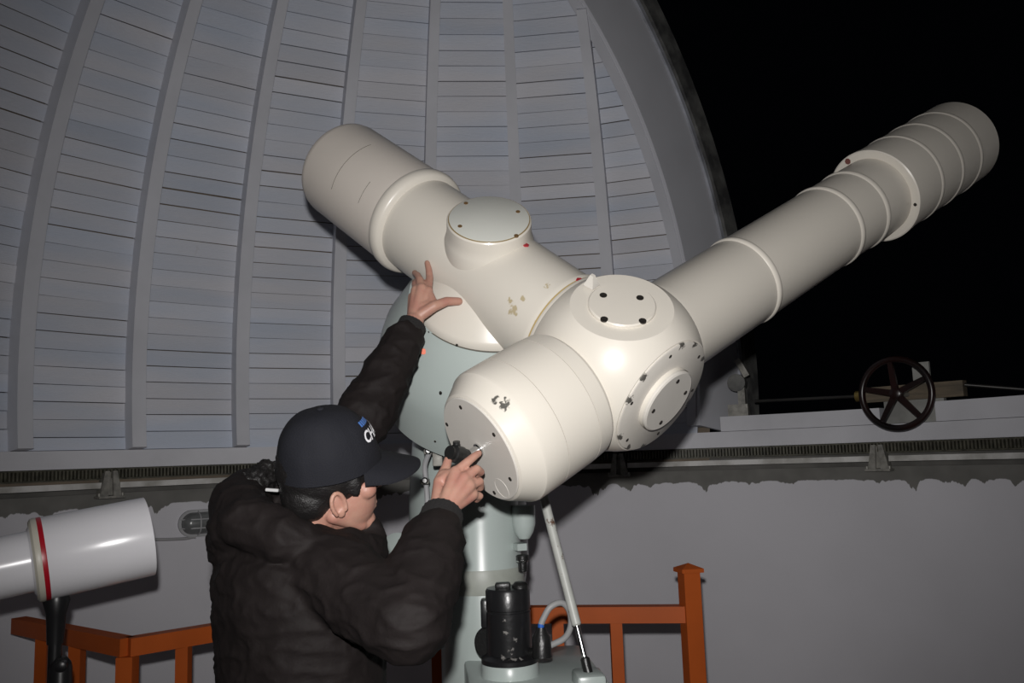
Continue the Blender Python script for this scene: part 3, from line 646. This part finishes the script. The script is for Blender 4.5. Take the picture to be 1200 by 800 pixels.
cL = rail_pt(150, 747); eL = rail_pt(22, 723); eR = rail_pt(262, 729); eR2 = cL+(eR-cL)*1.25
def on(a, b, px):                                              # point of segment a-b that stands at photo column px
    best = None
    for i in range(201):
        p = a+(b-a)*(i/200); d = p-EYEV; x = 600+FPX*d.dot(rt)/d.dot(fw)
        if best is None or abs(x-px) < best[0]: best = (abs(x-px), p)
    return best[1]
rl = railing(Vector((cL.x, cL.y, 0)), 'orange railing with a corner beside the white telescope', [eL, cL, eR2], [on(eL, cL, 52), on(eL, cL, 91), on(cL, eR2, 216)])
mk('corner_post', *bar(Vector((cL.x, cL.y, 0)), Vector((cL.x, cL.y, RZ-0.0585)), 0.055, 0.055, Y), M_or, rl)
gR = rail_pt(806, 709); gL = rail_pt(500, 711)
rr_ = railing(Vector((gR.x, gR.y, 0)), 'orange railing with a capped end post beside the pillar', [gL, gR], [on(gL, gR, 512), on(gL, gR, 652), on(gL, gR, 721)])
dR = (gR-gL).normalized(); sR = Vector((-dR.y, dR.x, 0)); rot = (dR*0.93+sR*0.36).normalized(); rot2 = Vector((-rot.y, rot.x, 0))
ph = at(803, 664, gR.y).z
mk('end_post', *box(Vector((gR.x+0.01, gR.y, (ph-0.015)/2)), rot, rot2, Z, 0.062, 0.062, ph-0.015), M_or, rr_)
pcv = []
for (s_, z_) in ((0.042, ph-0.018), (0.042, ph-0.006), (0.0, ph+0.016)):
    pcv.append((s_, z_))
O = Vector((gR.x+0.01, gR.y, 0))
v = [O+rot*(i*0.042)+rot2*(j*0.042)+Z*(ph-0.018) for (i, j) in ((-1, -1), (1, -1), (1, 1), (-1, 1))]+[O+rot*(i*0.042)+rot2*(j*0.042)+Z*(ph-0.004) for (i, j) in ((-1, -1), (1, -1), (1, 1), (-1, 1))]+[O+Z*(ph+0.014)]
mk('post_cap', v, [(3, 2, 1, 0), (0, 1, 5, 4), (1, 2, 6, 5), (2, 3, 7, 6), (3, 0, 4, 7), (4, 5, 8), (5, 6, 8), (6, 7, 8), (7, 4, 8)], M_or, rr_)

# ================================================================== PERSON
def capsule(p0, r0, p1, r1, seg=20):
    p0 = Vector(p0); p1 = Vector(p1); d = p1-p0; L = d.length
    prof = [(-r0*math.cos(a), max(r0*math.sin(a), 1e-4)) for a in [PI/2*i/5 for i in range(6)]]+[(L+r1*math.sin(a), max(r1*math.cos(a), 1e-4)) for a in [PI/2*i/5 for i in range(6)]]
    return lathe(p0, d, prof, seg)
def ellipsoid(c, a, b, u, n=20):
    v = []; f = []; c = Vector(c); a = Vector(a); b = Vector(b); u = Vector(u)
    for i in range(n+1):
        t = -PI/2+PI*i/n; ct = max(math.cos(t), 1e-3)
        for k in range(n*2):
            p = PI*k/n; v.append(c+a*(ct*math.cos(p))+b*(ct*math.sin(p))+u*math.sin(t))
    m = 2*n
    for i in range(n):
        for k in range(m): f.append((i*m+k, i*m+(k+1) % m, (i+1)*m+(k+1) % m, (i+1)*m+k))
    f.append(tuple(reversed(range(m)))); f.append(tuple(n*m+k for k in range(m)))
    return v, f
def loft(rings, seg=40):                                       # rings: (centre, axis a, axis b)
    v = []; f = []
    for (c, a, b) in rings:
        for k in range(seg): t = 2*PI*k/seg; v.append(Vector(c)+Vector(a)*math.cos(t)+Vector(b)*math.sin(t))
    for i in range(len(rings)-1):
        for k in range(seg): f.append((i*seg+k, i*seg+(k+1) % seg, (i+1)*seg+(k+1) % seg, (i+1)*seg+k))
    f.append(tuple(reversed(range(seg)))); f.append(tuple((len(rings)-1)*seg+k for k in range(seg)))
    return v, f
def organic(name, shapes, voxel, m, parent, it=4, fac=0.5, disp=None):
    mb = MB()
    for s in shapes: mb.add(*s)
    me = bpy.data.meshes.new('tmp'); me.from_pydata([tuple(v) for v in mb.v], [], mb.f); me.update()
    bm = bmesh.new(); bm.from_mesh(me); bmesh.ops.recalc_face_normals(bm, faces=bm.faces); bm.to_mesh(me); bm.free()
    t = bpy.data.objects.new('tmp', me); COL.objects.link(t)
    r = t.modifiers.new('r', 'REMESH'); r.mode = 'VOXEL'; r.voxel_size = voxel
    s = t.modifiers.new('s', 'SMOOTH'); s.factor = fac; s.iterations = it
    bpy.context.view_layer.update(); dg = bpy.context.evaluated_depsgraph_get()
    out = bpy.data.meshes.new_from_object(t.evaluated_get(dg)); bpy.data.objects.remove(t)
    n = len(out.vertices); co = np.empty(n*3); out.vertices.foreach_get('co', co); co = co.reshape(-1, 3)
    if disp:
        no = np.empty(n*3); out.vertices.foreach_get('normal', no); no = no.reshape(-1, 3)
        for i in range(n): co[i] += no[i]*disp(Vector(co[i]), Vector(no[i]))
    o0 = WLOC[parent.name]; co = co-np.array(tuple(o0)); out.vertices.foreach_set('co', co.ravel()); out.update()
    out.materials.clear(); out.materials.append(m); out.shade_smooth(); out.name = name
    o = bpy.data.objects.new(name, out); COL.objects.link(o); o.parent = parent; WLOC[o.name] = o0
    return o
M_skin = mat('skin', (0.42, 0.235, 0.175), 0.5, var=0.0, col2=(0.37, 0.175, 0.135), vscale=22, bump=0.12, bscale=260, sss=0.08)
M_jacket = mat('black_jacket_nylon', (0.012, 0.0092, 0.009), 0.72, var=0.2, vscale=12, bump=0.35, bscale=70, spec=0.16)
M_rib_k = mat('knit_cuff', (0.008, 0.0072, 0.0072), 0.9, bump=0.6, bscale=220)
M_cap = mat('navy_cap_cotton', (0.012, 0.0125, 0.0165), 0.8, bump=0.35, bscale=350, spec=0.2)
M_hair = mat('black_hair', (0.009, 0.008, 0.008), 0.5, bump=0.5, bscale=320)
M_trous = mat('dark_trousers', (0.014, 0.014, 0.016), 0.8, bump=0.3, bscale=200)
per = empty('person', (-0.46, 1.93, 0), 'person in a black padded jacket and dark cap reaching up to the telescope', 'person')
HC = at(389, 560, 1.86)
HF = Vector((0.93, 0.33, 0.150)).normalized(); HU = Vector((-0.03, -0.40, 0.915)); HU = (HU-HF*HU.dot(HF)).normalized(); HL = HU.cross(HF)   # face, crown, left ear
def hp(f=0, l=0, u=0): return HC+HF*f+HL*l+HU*u
neck = at(352, 606, 1.90)
TF = Vector((0.85, 0.5, 0)).normalized(); TL = Vector((-TF.y, TF.x, 0))
# hands: joint chains read off the pose
def sface(px, py, off):                                        # point just in front of the guide tube
    h = hit_cyl(px, py, BC, BX, RT1)
    d = ray(px, py).normalized()
    return (h if h else at(px, py, 2.36))-d*off
lwr = at(485, 377, 2.235)
def chain(pts, rs): return [capsule(pts[i], rs[i], pts[i+1], rs[i+1], 14) for i in range(len(pts)-1)]
lt1 = sface(500.5, 308, 0.008)
LH = []
mI, mM, mR, mP = at(501.5, 341, 2.262), at(494, 337.5, 2.262), at(487.5, 340, 2.27), at(484, 348, 2.283)
LH += chain([mI, at(503.5, 325, lt1.y-0.022), at(502.5, 315.5, lt1.y-0.010), lt1], (0.0115, 0.0102, 0.0092, 0.0078))
LH += chain([mM, at(492, 328, 2.285), at(489.5, 322.5, 2.31), at(486, 319.5, 2.335)], (0.0115, 0.0105, 0.0092, 0.0080))
LH += chain([mR, at(486, 333, 2.30), at(486, 330, 2.335), at(486, 330, 2.355)], (0.0100, 0.0090, 0.0080, 0.0072))
LH += chain([mP, at(484, 344, 2.315), at(485, 342, 2.338), at(487, 341, 2.352)], (0.0092, 0.0080, 0.0072, 0.0065))
tt = at(537.5, 353, 2.262)
LH += chain([at(494, 368, 2.235), at(509, 358.5, 2.235), at(523.5, 353, 2.248), tt], (0.0165, 0.0145, 0.0125, 0.0110))
for mc in (mI, mM, mR, mP): LH += chain([lwr, mc], (0.0190, 0.0140))
LH += chain([mI, at(509, 358.5, 2.240)], (0.012, 0.013)) + chain([at(495, 360, 2.245), at(508, 354, 2.248)], (0.016, 0.011))
rwr = at(519, 600, 1.812)
RH = []
nI, nM, nR, nP = at(534, 553, 1.862), at(544, 560, 1.852), at(550, 569, 1.855), at(553, 579, 1.866)
RH += chain([nI, at(548, 541, 1.875), at(556, 534.5, 1.888), at(561, 531, 1.903)], (0.0112, 0.0098, 0.0088, 0.0078))
RH += chain([nM, at(558.5, 549.5, 1.872), at(563.5, 553, 1.893), at(557, 557, 1.906)], (0.0112, 0.0100, 0.0088, 0.0078))
RH += chain([nR, at(562, 564, 1.876), at(563, 571, 1.897), at(555, 571, 1.907)], (0.0108, 0.0095, 0.0085, 0.0075))
RH += chain([nP, at(562, 581, 1.884), at(559, 585, 1.902), at(552, 583, 1.908)], (0.0098, 0.0085, 0.0076, 0.0068))
RH += chain([at(513, 588, 1.835), at(515, 564, 1.872), at(522.5, 548, 1.893), at(525.5, 537.5, 1.906)], (0.0155, 0.0135, 0.0108, 0.0092))
for mc in (nI, nM, nR, nP): RH += chain([rwr, mc], (0.0175, 0.0140))
RH += chain([nI, at(515, 564, 1.868)], (0.013, 0.012)) + chain([at(528, 556, 1.865), at(520, 556, 1.876)], (0.013, 0.012))
# arms, torso under the clothes
rsh = at(394, 676, 1.73); rel = at(480, 730, 1.585); lsh = at(345, 585, 2.04); lel = at(428, 487, 2.115)
B_ = []
B_ += [ellipsoid(hp(-0.005, 0, 0.035), HF*0.098, HL*0.077, HU*0.095), ellipsoid(hp(0.026, 0, -0.045), HF*0.064, HL*0.060, HU*0.082),
       ellipsoid(hp(0.054, 0, -0.108), HF*0.030, HL*0.034, HU*0.022), capsule(hp(-0.012, -0.052, -0.06), 0.018, hp(0.045, -0.026, -0.104), 0.016), capsule(hp(-0.012, 0.052, -0.06), 0.018, hp(0.045, 0.026, -0.104), 0.016),
       ellipsoid(hp(0.093, 0, -0.028), HF*0.018, HL*0.015, HU*0.013), capsule(hp(0.080, 0, 0.012), 0.008, hp(0.095, 0, -0.024), 0.011),
       ellipsoid(hp(0.082, 0, 0.028), HF*0.014, HL*0.045, HU*0.010), ellipsoid(hp(0.082, 0, -0.068), HF*0.009, HL*0.022, HU*0.005), ellipsoid(hp(0.080, 0, -0.078), HF*0.009, HL*0.019, HU*0.006),
       ellipsoid(hp(0.062, -0.042, -0.022), HF*0.022, HL*0.020, HU*0.020), ellipsoid(hp(0.062, 0.042, -0.022), HF*0.022, HL*0.020, HU*0.020)]
for s in (-1, 1):                                              # ears: rim, lobe, bowl left open
    ec = hp(-0.004, s*0.074, -0.024)
    ear = [ec+HF*(0.0145*math.cos(a)-0.004*math.sin(a))+HU*(0.026*math.sin(a))+HL*(s*(0.010-0.006*math.cos(a))) for a in [(-0.6+4.6*i/10) for i in range(11)]]
    B_ += chain(ear, [0.0048]*11); B_ += [ellipsoid(ec-HU*0.022+HF*0.004+HL*(s*0.002), HF*0.010, HL*0.006, HU*0.012), ellipsoid(ec+HL*(s*0.0), HF*0.012, HL*0.005, HU*0.022)]
B_ += [capsule(hp(-0.03, 0, -0.05), 0.056, neck-Z*0.03, 0.062)]
B_ += chain([neck-Z*0.06, at(350, 690, 1.90), at(352, 800, 1.92), Vector((-0.46, 1.93, 0.92))], (0.09, 0.125, 0.13, 0.13))
B_ += chain([neck-Z*0.05, rsh, rel, rwr], (0.06, 0.055, 0.042, 0.027)) + chain([neck-Z*0.05, lsh, lel, lwr], (0.06, 0.055, 0.042, 0.026))
FT = [Vector((-0.40, 1.80, 0)), Vector((-0.55, 2.07, 0))]
for s, ftp in zip((-1, 1), FT):
    hipj = Vector((-0.46, 1.93, 0.90))+TL*(s*0.09); kn_ = (hipj+ftp)/2+TF*0.04+Z*0.02
    B_ += chain([hipj, kn_, ftp+Z*0.09], (0.085, 0.055, 0.04)); B_ += chain([ftp+Z*0.07, ftp+TF*0.15+Z*0.04], (0.038, 0.03))
body = organic('body', B_+LH+RH, 0.0028, M_skin, per, 3, 0.5)
# finger nails that show
M_nail = mat('fingernail', (0.66, 0.40, 0.34), 0.3)
for s in (-1, 1):
    e_ = mk('eye', *ellipsoid(hp(0.074, s*0.031, 0.006), HF*0.012, HL*0.012, HU*0.012, 10), mat('eye_white', (0.7, 0.68, 0.65), 0.2), body, 80)
    mk('iris', *lathe(hp(0.0855, s*0.031, 0.006), HF, [(-0.002, 0.0055), (0.001, 0.005)], 16), M_black, body)
    mk('eyebrow', *tube([hp(0.092, s*0.014, 0.028), hp(0.093, s*0.032, 0.032), hp(0.083, s*0.048, 0.027)], [0.003, 0.004, 0.002], 8), M_hair, body, 80)
# hair below the cap
def hairdisp(p, n): return 0.0010*noise.noise(p*160)+0.001*noise.noise(p*60)
organic('hair', [ellipsoid(hp(-0.012, 0, 0.034), HF*0.102, HL*0.083, HU*0.096), ellipsoid(hp(-0.052, 0, -0.022), HF*0.058, HL*0.072, HU*0.062),
                 ellipsoid(hp(0.033, -0.073, 0.006), HF*0.015, HL*0.006, HU*0.026), ellipsoid(hp(0.033, 0.073, 0.006), HF*0.015, HL*0.006, HU*0.026)], 0.004, M_hair, body, 2, 0.5, hairdisp)
# jacket
def wr(p, n):
    a = noise.noise(Vector((p.x*9, p.y*9, p.z*20)))*0.0045+noise.noise(p*34+Vector((3, 1, 7)))*0.0018
    r = 1-abs(noise.noise(Vector((p.x*13+5, p.y*13, p.z*26)))); r2 = 1-abs(noise.noise(Vector((p.x*22, p.y*22+4, p.z*30+2))))
    return a+0.0055*(r**4)+0.0025*(r2**5)-0.003
J = []
def ell(px, py, Yd, a, b, tilt=0.0):
    return (at(px, py, Yd), TF*a+Z*(tilt*a), TL*b)
J += [loft([ell(358, 618, 1.92, 0.07, 0.09, -0.3), ell(350, 636, 1.91, 0.125, 0.170, -0.25), ell(344, 665, 1.89, 0.160, 0.220, -0.2), ell(346, 700, 1.885, 0.165, 0.232), ell(351, 760, 1.89, 0.165, 0.225), ell(354, 830, 1.90, 0.168, 0.222), ell(354, 900, 1.92, 0.172, 0.225), ell(352, 960, 1.94, 0.168, 0.22)])]
J += chain([at(362, 662, 1.79), rsh, (rsh+rel)/2+Z*-0.006, rel, rel+(rwr-rel)*0.45, rel+(rwr-rel)*0.68, rel+(rwr-rel)*0.76], (0.085, 0.085, 0.077, 0.071, 0.072, 0.064, 0.056))
J += chain([at(352, 612, 1.98), lsh, (lsh+lel)/2, lel, lel+(lwr-lel)*0.45, lel+(lwr-lel)*0.80], (0.085, 0.090, 0.080, 0.070, 0.062, 0.050))
hood = [at(408, 650, 1.79), at(375, 643, 1.74), at(332, 630, 1.72), at(293, 612, 1.765), at(279, 594, 1.86), at(292, 580, 1.97), at(325, 574, 2.03), at(365, 578, 2.02), at(405, 590, 1.99)]
J += chain(hood, (0.030, 0.040, 0.050, 0.058, 0.062, 0.060, 0.050, 0.042, 0.035))
J += chain([at(275, 618, 1.80), at(268, 640, 1.86), at(275, 630, 1.95)], (0.055, 0.050, 0.055))
J += chain([at(405, 600, 1.96), at(432, 622, 1.93), at(440, 645, 1.90), at(425, 640, 1.84), at(408, 632, 1.80)], (0.030, 0.032, 0.032, 0.032, 0.030))
jk = organic('jacket', J, 0.006, M_jacket, per, 5, 0.5, wr)
for (a, b, rr0, rr1) in ((rel+(rwr-rel)*0.80, rel+(rwr-rel)*0.985, 0.0465, 0.043), (lel+(lwr-lel)*0.80, lel+(lwr-lel)*0.985, 0.040, 0.036)):
    d = (b-a); L = d.length; v = []; f = []; seg = 72; x, y, z = frame(d)
    prof = [(0, rr0), (L*0.3, rr0), (L*0.7, rr1), (L*0.96, rr1), (L, rr1-0.004), (L*0.9, rr1-0.008)]
    for (t, r) in prof:
        for k in range(seg): aa = 2*PI*k/seg; q = r*(1+0.02*math.cos(aa*24)); v.append(a+z*t+x*(q*math.cos(aa))+y*(q*math.sin(aa)))
    for i in range(len(prof)-1):
        for k in range(seg): f.append((i*seg+k, i*seg+(k+1) % seg, (i+1)*seg+(k+1) % seg, (i+1)*seg+k))
    mk('cuff', v, f, M_rib_k, jk, 60)
# fluffy lining of the lowered hood, small chest tag
def fur(p, n): return 0.010*noise.noise(p*90)+0.006*noise.noise(p*200)
organic('hood_lining', chain([at(298, 566, 1.90), at(312, 556, 1.95), at(333, 558, 1.99)], (0.030, 0.032, 0.030)), 0.005, M_hair, jk, 1, 0.4, fur)
mk('collar_label', *bbox(at(319, 574, 1.845), (0.98, 0, -0.1), (0, 1, 0), (0.1, 0, 0.98), 0.028, 0.01, 0.007, 0.002), mat('white_cloth', (0.42, 0.42, 0.42), 0.8), jk)
# trousers and shoes
TR = []
for s, ftp in zip((-1, 1), FT):
    hipj = Vector((-0.46, 1.93, 0.88))+TL*(s*0.09); kn_ = (hipj+ftp)/2+TF*0.04+Z*0.02
    TR += chain([hipj, kn_, ftp+Z*0.10], (0.115, 0.085, 0.072))
TR += [ellipsoid((-0.46, 1.93, 0.92), TF*0.15, TL*0.19, Z*0.14)]
organic('trousers', TR, 0.012, M_trous, per, 3, 0.5, lambda p, n: 0.006*noise.noise(p*12))
for ftp in FT:
    sh_ = organic('shoe', chain([ftp+Z*0.06-TF*0.03, ftp+TF*0.08+Z*0.05, ftp+TF*0.18+Z*0.04], (0.055, 0.048, 0.038)), 0.008, M_trous, per, 3)
    me = sh_.data
    for q in me.vertices:
        if q.co.z < 0.001: q.co.z = 0.001
# cap: crown, brim, stitched lettering
def sgn(v, e): return math.copysign(abs(v)**e, v)
CB = 0.028                                                     # band height above head centre
def crown(az, el, off=0.0):                                    # az 0 = front, + = his left
    e = 0.80
    ce, se = math.cos(el)**0.72, math.sin(el)**0.86
    f_ = 0.107*ce*math.cos(az); l_ = 0.096*ce*math.sin(az); u_ = 0.128*se
    lean = -0.010*se if f_ > 0 else 0
    p = hp(f_*(1+off*9)-0.002+lean, l_*(1+off*9), CB+u_*(1+off*8)+0.012*math.cos(az)*(1-se)*0.5)
    return p
seg, ne = 72, 18; v = []; f = []
for i in range(ne+1):
    el = PI/2*(i/ne)*0.995
    for k in range(seg):
        az = 2*PI*k/seg; p = crown(az, el)
        pan = abs(math.sin(az*3)); p = p+(p-hp(0, 0, CB)).normalized()*(0.0012*min(1, pan*4)*math.cos(el))+(p-hp(0, 0, CB)).normalized()*0.003*noise.noise(p*22)
        v.append(p)
for i in range(ne):
    for k in range(seg): f.append((i*seg+k, i*seg+(k+1) % seg, (i+1)*seg+(k+1) % seg, (i+1)*seg+k))
f.append(tuple(ne*seg+k for k in range(seg)))
nI_ = len(v)                                                   # inner sweatband
for i in range(2):
    for k in range(seg): az = 2*PI*k/seg; p = crown(az, 0.02+0.25*i); v.append(p+(hp(0, 0, CB+0.03)-p)*0.06)
for k in range(seg):
    k2 = (k+1) % seg; f.append((k2, k, nI_+k, nI_+k2)); f.append((nI_+k2, nI_+k, nI_+seg+k, nI_+seg+k2))
capo = mk('cap', v, f, M_cap, per, 60)
mk('button', *ellipsoid(crown(0, PI/2*0.995)+HU*0.001, HF*0.008, HL*0.008, HU*0.004, 8), M_cap, capo, 80)
# brim: curved shell
na, nr = 28, 10; top = []; 
for i in range(nr+1):
    for k in range(na+1):
        az = -1.03+2.06*k/na; b = crown(az, 0.03)
        q = max(math.cos(az/1.03*PI/2), 0)**0.33 if k not in (0, na) else 0
        reach = 0.088*q*(i/nr)
        s = az/1.03
        p = b+HF*reach-HU*(0.012*(i/nr)+0.24*reach+0.014*abs(s)**1.6*(i/nr))-HU*0.002+HL*(0.004*s*(i/nr))
        top.append(p)
W_ = na+1; nT = len(top); v = top+[p-HU*0.0035 for p in top]; f = []
for i in range(nr):
    for k in range(na):
        a = i*W_+k; f.append((a, a+1, a+W_+1, a+W_)); f.append((nT+a+W_, nT+a+W_+1, nT+a+1, nT+a))
for k in range(na): a = nr*W_+k; f.append((a, a+1, nT+a+1, nT+a)); f.append((k+1, k, nT+k, nT+k+1))
for i in range(nr): a = i*W_; f.append((a+W_, a, nT+a, nT+a+W_)); b = a+na; f.append((b, b+W_, nT+b+W_, nT+b))
mk('brim', v, f, M_cap, capo, 50)
def wrap_text(txt, size, az0, el0, m, shear=0.25):
    cu = bpy.data.curves.new('t', 'FONT'); cu.body = txt; cu.size = size; cu.shear = shear; cu.offset = size*0.025; cu.resolution_u = 3
    o = bpy.data.objects.new('t', cu); COL.objects.link(o); bpy.context.view_layer.update()
    me = bpy.data.meshes.new_from_object(o.evaluated_get(bpy.context.evaluated_depsgraph_get())); bpy.data.objects.remove(o)
    bm = bmesh.new(); bm.from_mesh(me); bmesh.ops.triangulate(bm, faces=bm.faces); bmesh.ops.subdivide_edges(bm, edges=[e for e in bm.edges if e.calc_length() > 0.008], cuts=2)
    V = []
    for q in bm.verts: V.append(crown(az0+q.co.x/0.105, el0+q.co.y/0.115, 0.0045))
    bm.verts.index_update(); F = [tuple(w_.index for w_ in g.verts) for g in bm.faces]; bm.free()
    return mk('lettering', V, F, m, capo)
M_thread = mat('white_thread', (0.75, 0.75, 0.78), 0.6); M_blue = mat('blue_thread', (0.06, 0.16, 0.45), 0.6)
wrap_text('CHAM', 0.034, -0.80, 0.40, M_thread)
v = []; f = []
for k in range(5):
    a0 = -0.66+0.10*k; n = len(v)
    for (da, de) in ((0, 0.70), (0.075, 0.70), (0.075, 0.82), (0, 0.82)): v.append(crown(a0+da, de, 0.0045))
    f.append((n, n+1, n+2, n+3))
mk('blue_stitching', v, f, M_blue, capo)
print('boards in view', nb)
